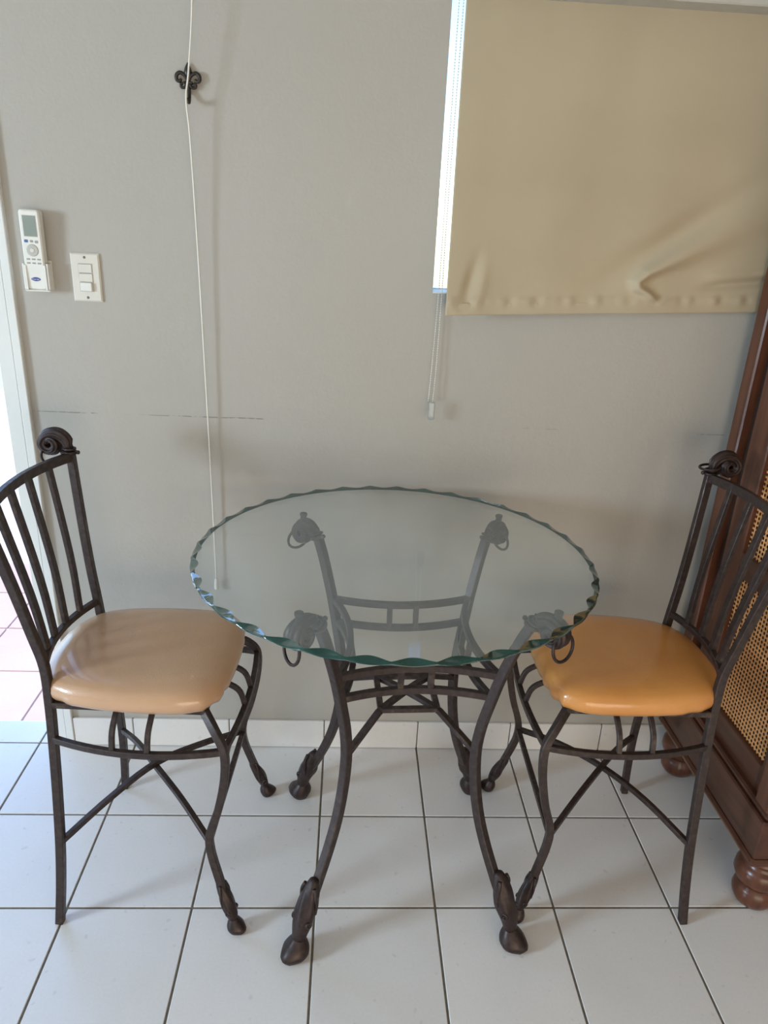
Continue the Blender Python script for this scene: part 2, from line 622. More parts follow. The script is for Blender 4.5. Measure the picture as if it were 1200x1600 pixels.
# skirting tiles along the back wall
skirt = tag(MB().box((-0.186, -0.003, 0.0), (XR, 0, 0.100)).build('baseboard_back', M['grout']), kind='structure')
sk = MB().slab((0.0015, -0.010, 0.002), (T - 0.0015, 0.0, 0.103), 0.002)
first = None
for c in range(0, 9):
    if first is None:
        first = sk.build('tile', M['skirt'], skirt)
        first.location = (0, 0, 0)
    else:
        dup(first, skirt, (c * T, 0, 0))
MB().slab((-0.185, -0.010, 0.002), (-0.0015, 0.0, 0.103), 0.002).build('tile', M['skirt'], skirt)

# door casing
cas = tag(MB().slab((-0.208, -0.014, 0.0), (-0.186, 0.004, DZ + 0.06), 0.002).build('trim_1', M['trim']), kind='structure')
MB().slab((DX1 - 0.002, -0.011, 0.0), (-0.2095, 0.004, DZ + 0.04), 0.0015).build('casing_inner_strip', M['trim'], cas)
MB().box((-0.2096, -0.0095, 0.0), (-0.2079, 0.002, DZ + 0.05)).build('casing_groove', M['seal'], cas)
MB().slab((DX0 - 0.06, -0.014, DZ), (-0.2095, 0.004, DZ + 0.06), 0.002).build('casing_head', M['trim'], cas)
MB().slab((DX0 - 0.06, -0.014, 0.0), (DX0, 0.004, DZ), 0.002).build('casing_side', M['trim'], cas)
MB().box((DX1, 0.004, 0.0), (DX1 - 0.004, WT, DZ)).build('jamb', M['trim'], cas)
MB().box((DX0, 0.004, 0.0), (DX0 + 0.004, WT, DZ)).build('jamb', M['trim'], cas)

# terrace beyond the doorway
ter = tag(MB().box((-5, WT, -0.08), (3, 5.0, -0.018)).build('terrace', M['patio_grout']), kind='structure')
pt = MB().slab((0.003, 0.003, -0.03), (T - 0.003, T - 0.003, -0.012), 0.0015)
first = None
for r in range(4):
    for c in range(-8, 1):
        loc = (c * T - 0.11, WT + r * T, 0)
        if first is None:
            first = pt.build('tile', M['patio'], ter)
            first.location = loc
        else:
            dup(first, ter, loc)
tag(MB().box((-6, 5.0, -0.05), (5, 5.15, 0.85)).build('garden_wall', M['outside']),
    'pale rendered garden wall beyond the terrace seen through the doorway', 'wall', kind='structure')

# window behind the blind
win = tag(MB().box((WX0 - .02, WT, WZ0 - .03), (WX0 + .008, WT + .03, WZ1 + .02)).box((WX1 - .03, WT, WZ0), (WX1, WT + .03, WZ1))
          .box((WX0, WT, WZ0 - .03), (WX1, WT + .03, WZ0 + .004)).box((WX0, WT, WZ1 - .03), (WX1, WT + .03, WZ1 + .02))
          .build('window_1', M['trim']), kind='structure')
MB().box((WX0, WT + .012, WZ0), (WX1 - .02, WT + .016, WZ1 - .02)).build('pane', M['pane'], win)
MB().box(((WX0 + WX1) / 2 - .02, WT, WZ0), ((WX0 + WX1) / 2 + .02, WT + .03, WZ1 - .02)).build('mullion', M['trim'], win)
MB().box((WX0, 0.001, WZ0 - .002), (WX1, WT, WZ0 + .003)).build('sill', M['trim'], win)
# window in the left wall
w2 = MB()
for y0, y1, z0, z1 in ((LY0, LY0 + .05, LZ0, LZ1), (LY1 - .05, LY1, LZ0, LZ1), (LY0, LY1, LZ0, LZ0 + .05), (LY0, LY1, LZ1 - .05, LZ1)):
    w2.box((XL - .09, y0, z0), (XL - .05, y1, z1))
tag(w2.build('window_2', M['trim']), kind='structure')
# unseen door frame added around the fill lamp's opening
d1 = MB()
for x0, x1, z0, z1 in ((FX0, FX0 + .06, 0, FZ), (FX1 - .06, FX1, 0, FZ), (FX0, FX1, FZ - .06, FZ), (1.42, 1.48, 0, FZ)):
    d1.box((x0, YF - .08, z0), (x1, YF - .03, z1))
d1o = tag(d1.build('added_door_1', M['trim']), kind='structure')
for x0, x1 in ((FX0 + .05, 1.43), (1.47, FX1 - .05)):
    rings = []
    for z in (0.01, FZ - .05):
        rings.append([(x0 + (x1 - x0) * i / 60, YF - .055 + .008 * sin(i * 0.9) , z) for i in range(61)])
    MB().loft(rings, False, False, 0, True, False).build('sky_block_curtain', M['sky_block_curtain'], d1o)  # unseen panes added to keep sky light out of the opening

# ================================================================== IRON CASTINGS (shared by table and chairs)
def volute_mb(k=1.0, cz=0.014, rad=0.0235):
    """scroll finial in the local x-z plane: starts at the origin, rises and curls over towards +x"""
    C = (0.046, cz)
    pts, sc = [(0.0, -0.004), (0.005, 0.010)], [(0.8, 0.85), (0.9, 0.95)]
    n = 46
    for i in range(n + 1):
        t = i / n
        a = math.radians(165 - 520 * t)
        R = rad * (1 - t) ** 0.75 + 0.004
        pts.append((C[0] - 0.012 * (1 - min(1, t * 3)) + R * cos(a), C[1] + R * sin(a) * 1.0))
        lat = 1.05 + 0.95 * min(1, t * 3.2) - 0.55 * max(0, t - 0.45)
        th_ = 1.10 * (1 - t) ** 0.4 + 0.32
        sc.append((lat, th_))
    prof = []
    m = 54
    for j in range(m):
        b = 2 * PI * j / m
        r = 0.0115 * (1 + 0.075 * cos(9 * b))
        prof.append((r * cos(b), r * sin(b)))
    mb = MB()
    mb.sweep([(x * k, 0, z * k) for x, z in pts], prof, (0, 1, 0), [(a * k, b * k) for a, b in sc], smooth=True)
    return mb

def collar_mb(k=1.0):
    mb = MB()
    for z, R, r in ((-0.004, 0.0135, 0.0048), (0.006, 0.0125, 0.0036)):
        mb.torus((0, 0, z * k), R * k, r * k, (1, 0, 0), (0, 1, 0), 18, 8)
    mb.ball((-0.020 * k, 0, -0.003 * k), 0.0055 * k)
    mb.ball((0.020 * k, 0, -0.003 * k), 0.0055 * k)
    return mb

def hoof_mbs(path, k, width):
    """cast hoof: path (u outward, z) from the tongue on the shin to the toe; returns sheath and hoof builders in x-z plane"""
    P = curve([(u, 0, z) for u, z in path], 6)
    n = len(P) - 1
    m = 24
    rings = []
    for i, p in enumerate(P):
        t = i / n
        T_ = (P[min(i + 1, n)] - P[max(i - 1, 0)]).normalized()
        side = Vector((0, 1, 0))
        up = T_.cross(side)
        w = 0.32 + 0.68 * sin(PI * min(0.5, 0.03 + t * 0.75)) if t < 0.62 else 1.0 - 0.38 * ((t - 0.62) / 0.38) ** 1.3
        if t < 0.04:
            w *= 0.55
        ring = []
        for j in range(m):
            b = 2 * PI * j / m
            ca, sb = cos(b), sin(b)
            rr = width * w * (1 + 0.075 * cos(5 * b + 9 * t) * sin(PI * t) + 0.05 * (1 if sb < -0.3 else 0) * sin(14 * t))
            rr *= 1 + 0.05 * cos(2 * b)
            ring.append(p + side * (ca * rr) + up * (sb * rr * 1.02))
        rings.append(ring)
    sh = MB().loft(rings, True, True, smooth=True)
    for s in (-1, 1):                                      # scroll eyes on the ankle and a leaf rib
        q = P[int(n * 0.72)]
        sh.torus(q + Vector((0.004 * k, s * width * 0.93, 0.002 * k)), 0.0080 * k, 0.0032 * k, (1, 0, 0.3), (0, 0, 1), 14, 6)
        sh.ball(q + Vector((0.004 * k, s * width * 0.97, 0.002 * k)), 0.0032 * k)
        rib = [P[int(n * q_)] + Vector((o * width, s * width * wd, 0)) for q_, o, wd in ((0.14, 0.5, 0.6), (0.3, 0.35, 0.88), (0.45, 0.0, 1.0), (0.6, -0.35, 0.9))]
        sh.sweep(curve(rib, 4), rnd(0.0046 * k, 6), (0, 1, 0), smooth=True)
    # cloven hoof: lofted horizontal sections
    e = P[-1]
    secs = [(0.056, 0.50, 0.00, 0.00), (0.050, 0.66, 0.000, 0.001), (0.040, 0.98, 0.003, 0.004), (0.027, 1.26, 0.007, 0.009),
            (0.018, 1.30, 0.009, 0.012), (0.004, 1.00, 0.008, 0.014), (0.0, 0.86, 0.007, 0.012)]
    rings = []
    for z, w, off, toe in secs:
        ring = []
        for j in range(m):
            b = 2 * PI * j / m
            ca, sb = cos(b), sin(b)
            rx = width * w * (1.0 if ca < 0 else 1.0) + (toe * k if ca > 0 else 0) * ca ** 2
            ry = width * w * (1.04 - 0.28 * max(0, ca) ** 3)
            x = e.x + off * k + rx * ca
            if ca > 0.93:
                x -= 0.004 * k * (1 - z / 0.052)
            ring.append((x, ry * sb, z * k))
        rings.append(ring)
    hf = MB().loft(rings[::-1], True, True, smooth=True)
    return sh, hf

# ================================================================== TABLE
TC, TR = (0.805, -0.460), math.radians(2.7)
table = empty('glass_table', (TC[0], TC[1], 0), TR)
tag(table, 'round scalloped glass table on four curved brown iron legs with hoof feet', 'table')
LEGP = [(0.3015, 0.851), (0.280, 0.800), (0.249, 0.705), (0.228, 0.620), (0.213, 0.550), (0.207, 0.480),
        (0.214, 0.400), (0.231, 0.320), (0.256, 0.250), (0.288, 0.180), (0.318, 0.120), (0.340, 0.075)]
def rz(mb, a):
    return mb.transform(Matrix.Rotation(a, 4, 'Z'))
def at_slope(mb, u, z, tilt):
    return mb.transform(Matrix.Translation((u, 0, z)) @ Matrix.Rotation(tilt, 4, 'Y'))
def leg_parts():
    leg = MB().sweep(curve([(u, 0, z) for u, z in LEGP], 6), rect(0.0205, 0.0205), (0, 1, 0))
    tilt = math.atan2(0.0215, 0.051)
    vol = volute_mb(1.0, -0.002, 0.0195).transform(Matrix.Translation((0.3035, 0, 0.856)) @ Matrix.Rotation(tilt * 0.2, 4, 'Y'))
    colr = at_slope(collar_mb(1.0), 0.3025, 0.853, tilt)
    ring = MB().torus((0.372, 0, 0.826), 0.0285, 0.0034, (0.25, 0.968, 0), (-0.15, 0.05, 1), 28, 8)
    bmp = MB().lathe([(0.0078, 0.8780), (0.0078, 0.8930), (0.0092, 0.8940), (0.0092, 0.8990), (0.0080, 0.9000)], 14, (0.353, 0, 0))
    sh, hf = hoof_mbs([(0.300, 0.190), (0.309, 0.168), (0.324, 0.128), (0.340, 0.088), (0.352, 0.050)], 1.0, 0.0240)
    return leg, colr, vol, ring, bmp, sh, hf
LP = leg_parts()
l0 = rz(LP[0], PI / 4).build('leg', M['iron'], table)
subs = []
for nm, mb, mm in zip(('collar', 'scroll_finial', 'ring', 'bumper', 'hoof_sheath', 'hoof'), LP[1:],
                      ('cast', 'cast', 'cast', 'rubber', 'cast', 'cast')):
    subs.append(rz(mb, PI / 4).build(nm, M[mm], l0))
for i in range(1, 4):
    c = copy_tree(l0, table)
    c.rotation_euler.z = i * PI / 2

def leg_r(z):
    for (u0, z0), (u1, z1) in zip(LEGP, LEGP[1:]):
        if z1 <= z <= z0:
            return u1 + (u0 - u1) * (z - z1) / (z0 - z1)
def rail_pts(z, bow, n=16):
    a = leg_r(z) / math.sqrt(2) - 0.004
    return [(-a + 2 * a * i / n, -a + bow * (1 - (2 * i / n - 1) ** 2), z) for i in range(n + 1)]
up_r = MB().sweep(rail_pts(0.700, 0.034), rect(0.016, 0.014), (0, 0, 1)).build('upper_rail', M['iron'], table)
lo_r = MB().sweep(rail_pts(0.640, 0.030), rect(0.016, 0.014), (0, 0, 1)).build('lower_rail', M['iron'], table)
ya, yb = rail_pts(0.700, 0.034)[8][1], rail_pts(0.640, 0.030)[8][1]
posts = []
for s in (-1, 1):
    posts.append(MB().sweep([(s * 0.033, yb, 0.640), (s * 0.033, ya, 0.700)], rect(0.013, 0.013), (1, 0, 0)).build('rail_post', M['iron'], table))
for i in range(1, 4):
    for o in (up_r, lo_r, *posts):
        dup(o, table).rotation_euler.z = i * PI / 2
# arched brace: four struts rising to a small square with a cross inside
SQ, ZS = 0.066, 0.540
st = MB().sweep([(0.143, 0.143, 0.482), (0.072, 0.072, ZS - 0.004), (SQ - .004, SQ - .004, ZS), (0.03, 0.03, ZS + 0.003), (0.004, 0.004, ZS + 0.004)],
                rect(0.015, 0.012), (1, -1, 0)).build('brace_strut', M['iron'], table)
sb_ = MB().sweep([(-SQ, -SQ, ZS), (SQ, -SQ, ZS)], rect(0.014, 0.012), (0, 1, 0)).build('brace_bar', M['iron'], table)
for i in range(1, 4):
    dup(st, table).rotation_euler.z = i * PI / 2
    dup(sb_, table).rotation_euler.z = i * PI / 2

# glass top with a scalloped, chipped rim
def glass_mb(R, z0, z1, NS=36, K=14):
    n = NS * K
    def ring(fn):
        out = []
        for i in range(n):
            a = 2 * PI * i / n
            ph = (i % K) / K
            s = sin(PI * ph)                     # 0 at the cusps, 1 in the middle of a scallop
            sk_ = sin(PI * ph) ** 1.3
            r, z = fn(s, sk_)
            out.append((r * cos(a), r * sin(a), z))
        return out
    h = z1 - z0
    rings = [
        ring(lambda s, k: (R - 0.020, z1)),
        ring(lambda s, k: (R - 0.003 - 0.014 * k, z1)),
        ring(lambda s, k: (R - 0.0015 - 0.008 * k, z1 - 0.0008 - 0.0030 * k)),
        ring(lambda s, k: (R + 0.001 * (1 - k) - 0.003 * k, z1 - 0.30 * h - 0.0025 * k)),
        ring(lambda s, k: (R - 0.001 + 0.002 * k, z0 + 0.35 * h - 0.001 * k)),
        ring(lambda s, k: (R - 0.005 + 0.002 * k, z0 + 0.0008)),
        ring(lambda s, k: (R - 0.009, z0)),
    ]
    mb = MB()
    mb.loft(rings[:2], False, False, 0, True)
    mb.loft(rings[1:6], False, False, 1, True)
    mb.loft(rings[5:], False, False, 1, True)
    mb.add(rings[0], [tuple(range(n))], 0)
    mb.add(rings[6], [tuple(reversed(range(n)))], 0)
    return mb
gl = glass_mb(0.4375, 0.9002, 0.9095).build('glass_top', [M['clear'], M['edge']], table)
gp = Matrix.Rotation(-TR, 4, 'Z') @ Vector((0.760 - TC[0], -0.462 - TC[1], 0))
gl.location = gp
gl.rotation_euler = (0, 0, 0.06)
tag(gl, 'clear glass disc with green scalloped rim')

# ================================================================== CHAIRS
BL = [(0.000, 0.223, 0.0), (0.010, 0.212, 0.11), (0.017, 0.201, 0.223), (0.019, 0.184, 0.36), (0.018, 0.167, 0.49), (0.016, 0.156, 0.575),
      (0.012, 0.149, 0.666), (0.000, 0.157, 0.75), (-0.016, 0.174, 0.87), (-0.038, 0.203, 1.035)]
FL_ = [(0.352, 0.152, 0.572), (0.380, 0.182, 0.545), (0.403, 0.200, 0.505), (0.403, 0.205, 0.440), (0.386, 0.202, 0.350), (0.362, 0.195, 0.270),
       (0.362, 0.195, 0.215), (0.378, 0.203, 0.150), (0.394, 0.211, 0.095), (0.404, 0.215, 0.060)]
def chair(name, label, loc, yaw, seat_mat, ring_mode):
    t = empty(name, (loc[0], loc[1], 0), yaw)
    tag(t, label, 'chair', 'matching iron chairs at the glass table')
    I = M['iron']
    SF = 0.576
    fdir = Vector((0.83, 0.56, 0)).normalized()
    fn = Vector((-fdir.y, fdir.x, 0))
    for s in (-1, 1):
        lg = MB().sweep(curve([(x, s * w, z) for x, w, z in BL], 5), rect(0.0185, 0.0185), (0, 1, 0)).build('back_leg', I, t)
        top = Vector((BL[-1][0], s * BL[-1][1], BL[-1][2]))
        colr = collar_mb(0.92).transform(Matrix.Translation(top + Vector((0, 0, 0.004))) @ Matrix.Rotation(PI, 4, 'Z'))
        colr.build('collar', M['cast'], lg)
        vol = volute_mb(0.95).transform(Matrix.Translation(top + Vector((0, 0, 0.008))) @ Matrix.Rotation(PI - s * 0.12, 4, 'Z'))
        vol.build('scroll_finial', M['cast'], lg)
        rc = top + Vector((-0.046, 0, 0.0))
        if ring_mode == 'hang':
            MB().torus(rc + Vector((0, 0, -0.010)), 0.0235, 0.0033, (0.80, 0.60, 0), (-0.1, 0, 1), 26, 8).build('ring', M['cast'], lg)
        else:
            MB().torus(top + Vector((0.004, 0, 0.0165)), 0.0235, 0.0033, (1, 0, -0.12), (0, 1, 0), 26, 8).build('ring', M['cast'], lg)
        fl = MB().sweep(curve([(x, s * w, z) for x, w, z in FL_], 5), rect(0.0175, 0.0175), (0, 1, 0)).build('front_leg', I, t)
        # hoof, built in the leg's own outward direction
        sh, hf = hoof_mbs([(0.000, 0.140), (0.008, 0.118), (0.022, 0.086), (0.034, 0.054), (0.040, 0.036)], 0.72, 0.0158)
        mt = Matrix.Translation((0.378, s * 0.203, 0)) @ Matrix.Rotation(s * 0.45, 4, 'Z')
        sh.transform(mt).build('hoof_sheath', M['cast'], fl)
        hf.transform(mt).build('hoof', M['cast'], fl)
        # lower side rail bowed outwards, two curved spindles up to the seat frame
        a, b = Vector((0.018, s * 0.168, 0.492)), Vector((0.400, s * 0.200, 0.505))
        bow = lambda q: a.lerp(b, q) + Vector((0, s * 0.030 * 4 * q * (1 - q), 0))
        MB().sweep([bow(i / 14) for i in range(15)], rect(0.015, 0.013), (0, 0, 1)).build('lower_side_rail', I, t)
        MB().sweep([(0.016, s * 0.157, SF), (0.355, s * 0.155, SF)], rect(0.016, 0.014), (0, 1, 0)).build('seat_side_rail', I, t)
        for q in (0.38, 0.585):
            e = bow(q)
            p0 = Vector((e.x, s * 0.156, SF))
            mid = (p0 + e) / 2 + Vector((0, s * 0.014, 0.006))
            MB().sweep(curve([p0, mid, e], 5), rect(0.011, 0.011), (1, 0, 0)).build('spindle', I, t)
        # arched cross brace
        MB().sweep(curve([(0.018, s * 0.200, 0.226), (0.100, s * 0.098, 0.268), (0.180, -s * 0.002, 0.286 - 0.004 * s), (0.270, -s * 0.100, 0.275), (0.358, -s * 0.194, 0.246)], 5),
                   rect(0.013, 0.013), (0, 0, 1)).build('cross_brace', I, t)
    # front lower rail bowed forward, with spindles
    bowf = lambda q: Vector((0.402 + 0.016 * 4 * q * (1 - q), -0.200 + 0.400 * q, 0.505))
    MB().sweep([bowf(i / 14) for i in range(15)], rect(0.015, 0.013), (0, 0, 1)).build('lower_front_rail', I, t)
    MB().sweep([(0.352, -0.153, SF), (0.352, 0.153, SF)], rect(0.016, 0.014), (1, 0, 0)).build('seat_front_rail', I, t)
    MB().sweep([(0.016, -0.156, SF), (0.016, 0.156, SF)], rect(0.016, 0.014), (1, 0, 0)).build('seat_back_rail', I, t)
    for q in (0.41, 0.59):
        e = bowf(q)
        p0 = Vector((0.353, e.y, SF))
        MB().sweep(curve([p0, (p0 + e) / 2 + Vector((0.016, 0, 0.010)), e], 5), rect(0.011, 0.011), (0, 1, 0)).build('spindle', I, t)
    MB().sweep([(0.360, -0.193, 0.246), (0.360, 0.193, 0.246)], rect(0.013, 0.013), (1, 0, 0)).build('front_stretcher', I, t)
    # back: two bowed rails and four spindles, fanning out upwards
    def brail(q, z, w, x, bowx, bowz=0.0):
        k = 4 * q * (1 - q)
        return Vector((x - bowx * k, w * (2 * q - 1), z + bowz * k))
    lo = lambda q: brail(q, 0.664, 0.146, 0.012, 0.030)
    hi = lambda q: brail(q, 1.025, 0.200, -0.037, 0.030, 0.006)
    MB().sweep([lo(i / 14) for i in range(15)], rect(0.015, 0.014), (0, 0, 1)).build('back_lower_rail', I, t)
    MB().sweep([hi(i / 14) for i in range(15)], rect(0.022, 0.013), (0, 0, 1)).build('back_top_rail', I, t)
    for k in range(1, 5):
        MB().sweep(curve([lo(k / 5), lo(k / 5).lerp(hi(k / 5), 0.4) + Vector((0.006, 0, 0)), hi(k / 5)], 4), rect(0.0195, 0.010), (0, 1, 0)).build('back_spindle', I, t)
    # cushion
    half = [(-0.034, 0.0), (-0.031, 0.055), (-0.018, 0.108), (0.012, 0.152), (0.070, 0.180), (0.160, 0.194), (0.260, 0.197), (0.325, 0.190),
            (0.368, 0.165), (0.388, 0.120), (0.396, 0.060), (0.398, 0.0)]
    out = curve([(x, y, 0) for x, y in half], 6)
    loop = [(p.x, p.y) for p in out] + [(p.x, -p.y) for p in reversed(out[1:-1])]
    cx = 0.185
    layers = [(0.93, 0.5835), (0.968, 0.5875), (0.992, 0.596), (1.0, 0.606), (0.992, 0.617), (0.965, 0.627), (0.915, 0.635), (0.82, 0.641),
              (0.66, 0.6455), (0.46, 0.6475), (0.24, 0.648), (0.05, 0.648)]
    rr = random.Random(3 if ring_mode == 'hang' else 11)
    nl = len(loop)
    tucks = [(rr.random() * nl, 0.4 + rr.random() * 0.6) for _ in range(9)]
    tucks += [(nl * 0.38, 1.2), (nl * 0.62, 1.2), (nl * 0.42, 0.9), (nl * 0.58, 0.9), (nl * 0.93, 1.0), (nl * 0.07, 1.0)]
    rings = []
    for kk, z in layers:
        ring = []
        for i, (x, y) in enumerate(loop):
            d = 0.0
            if kk > 0.9:
                for pos, am in tucks:
                    q = abs((i - pos + nl / 2) % nl - nl / 2)
                    d += am * (math.exp(-(q / 0.9) ** 2) - 0.75 * math.exp(-((q - 2.0) / 1.0) ** 2)) * max(0, (0.622 - z) / 0.04)
            f_ = kk * (1 - 0.020 * d)
            ring.append((cx + (x - cx) * f_, y * f_, z))
        rings.append(ring)
    cu = MB().loft(rings, True, True, smooth=True).build('seat_cushion', M[seat_mat], t)
    return t

chair('iron_chair', 'brown iron chair with glossy tan seat, its back to the open doorway', (0.010, -0.415), math.radians(-3.2), 'seat_tan', 'hang')
chair('iron_chair', 'brown iron chair with tan seat coloured by warm light, its back to the dark cabinet', (1.519, -0.418), math.radians(178.9), 'seat_tan_warm_lit', 'flop')

# ================================================================== CABINET
CX, CY0, CY1, CTOP = 1.680, -0.046, -0.602, 1.95
CXR = 2.55
cab = empty('cabinet', (0, 0, 0))
tag(cab, 'tall dark mahogany cabinet with woven cane side panels and turned bun feet', 'cabinet')
W = M['wood']
WH = M['wood_h']
MB().box((CX + 0.040, CY1 + 0.03, 0.16), (CXR - 0.02, CY0 - 0.004, CTOP - 0.01)).build('carcass', M['dark_in'], cab)
MB().slab((CX, CY0 - 0.052, 0.300), (CX + 0.055, CY0, CTOP), 0.004).build('corner_post', W, cab)
MB().slab((CX - 0.002, CY1, 0.300), (CX + 0.055, CY1 + 0.060, CTOP), 0.006).build('corner_post', W, cab)
MB().slab((CX + 0.012, CY0 - 0.172, 0.300), (CX + 0.040, CY0 - 0.086, CTOP), 0.003).build('side_stile', W, cab)
MB().box((CX + 0.028, CY0 - 0.087, 0.300), (CX + 0.040, CY0 - 0.050, CTOP)).build('stile_groove', M['dark_in'], cab)
cy0, cy1 = CY0 - 0.172, CY1 + 0.088
MB().slab((CX + 0.014, CY1 + 0.055, 0.300), (CX + 0.040, cy1, CTOP), 0.003).build('side_stile', W, cab)
for z0, z1 in ((0.300, 0.378), (0.757, 0.822), (CTOP - 0.14, CTOP)):
    MB().slab((CX + 0.013, cy1, z0), (CX + 0.040, cy0, z1), 0.003).build('side_rail', WH, cab)
def cane(z0, z1):
    p, r = 0.0127, 0.0042
    mb = MB()
    ny, nz = int((cy0 - cy1 + 0.01) / p) + 1, int((z1 - z0 + 0.012) / p) + 1
    oy, oz = cy1 - 0.006, z0 - 0.006
    vs, fs = [], []
    idx = {}
    for i in range(ny + 1):
        for j in range(nz + 1):
            idx[i, j] = len(vs)
            vs.append((CX + 0.0245 + 0.0006 * ((i + j) % 2), oy + i * p, oz + j * p))
    for i in range(ny):
        for j in range(nz):
            c0 = len(vs)
            y, z = oy + (i + .5) * p, oz + (j + .5) * p
            for k in range(8):
                a = PI / 8 + k * PI / 4
                vs.append((CX + 0.0252, y + r * cos(a) * 0.95, z + r * sin(a) * 1.08))
            A, B, C_, D = idx[i, j], idx[i + 1, j], idx[i + 1, j + 1], idx[i, j + 1]
            # octagon points: 0,1 right-top ... counter-clockwise from +y
            fs += [(B, C_, c0 + 0, c0 + 7), (C_, D, c0 + 2, c0 + 1), (D, A, c0 + 4, c0 + 3), (A, B, c0 + 6, c0 + 5),
                   (C_, c0 + 1, c0 + 0), (D, c0 + 3, c0 + 2), (A, c0 + 5, c0 + 4), (B, c0 + 7, c0 + 6)]
    mb.add(vs, fs)
    return mb
tag(cane(0.378, 0.757).build('cane_panel', M['cane'], cab), 'woven honey-coloured cane')
tag(cane(0.822, CTOP - 0.14).build('cane_panel', M['cane'], cab), 'woven honey-coloured cane')
# plinth with stepped mouldings
MB().slab((CX - 0.012, CY1 - 0.012, 0.174), (CXR, CY0 + 0.002, 0.288), 0.004).build('plinth', WH, cab)
MB().slab((CX - 0.004, CY1 - 0.006, 0.288), (CXR - 0.008, CY0 + 0.001, 0.306), 0.005).build('plinth_moulding', WH, cab)
MB().slab((CX - 0.020, CY1 - 0.020, 0.156), (CXR + 0.004, CY0 + 0.003, 0.176), 0.006).build('base_moulding', WH, cab)
MB().box((CX - 0.0207, CY1 + 0.03, 0.1635), (CX - 0.019, CY0 - 0.03, 0.1655)).build('gilt_line', M['wood_gold'], cab)
MB().slab((CX - 0.030, CY1 - 0.03, CTOP), (CXR + 0.02, CY0 + 0.003, CTOP + 0.05), 0.01).build('cornice', W, cab)
foot = MB().lathe([(0.030, 0.0), (0.042, 0.004), (0.050, 0.016), (0.053, 0.030), (0.049, 0.046), (0.041, 0.054), (0.043, 0.058), (0.053, 0.066),
                   (0.060, 0.082), (0.058, 0.100), (0.050, 0.112), (0.038, 0.118), (0.041, 0.122), (0.047, 0.127), (0.047, 0.132), (0.040, 0.136),
                   (0.044, 0.1405)], 28).transform(Matrix.Diagonal((1, 1, 1.115, 1)))
f0 = None
for x, y in ((CX + 0.046, CY1 + 0.030), (CX + 0.050, CY0 - 0.048), (CXR - 0.06, CY1 + 0.036), (CXR - 0.06, CY0 - 0.058)):
    if f0 is None:
        f0 = foot.build('bun_foot', W, cab)
        f0.location = (x, y, 0)
    else:
        dup(f0, cab, (x, y, 0))
# doors on the front
mx = (CX + CXR) / 2
for x0, x1, kx in ((CX + 0.058, mx - 0.002, mx - 0.03), (mx + 0.002, CXR - 0.005, mx + 0.03)):
    dr = MB().slab((x0, CY1 + 0.004, 0.295), (x1, CY1 + 0.03, CTOP - 0.01), 0.004).build('door', W, cab)
    MB().slab((x0 + 0.06, CY1 - 0.003, 0.36), (x1 - 0.06, CY1 + 0.006, CTOP - 0.08), 0.003).build('raised_panel', W, dr)
    MB().lathe([(0.006, 0), (0.006, 0.014), (0.013, 0.020), (0.012, 0.028), (0.004, 0.031)], 14).transform(
        Matrix.Translation((kx, CY1 + 0.005, 1.05)) @ Matrix.Rotation(PI / 2, 4, 'X')).build('knob', M['wood_gold'], dr)

# ================================================================== ROLLER BLIND
blind = empty('roller_blind', (0.884, -0.03, 1.38))
tag(blind, 'beige fabric roller blind pulled down over the window with a puckered hem', 'blind')
binv = Matrix.Translation((-0.884, 0.03, -1.38))
BX0, BX1, BZT = 0.882, 1.800, 2.075
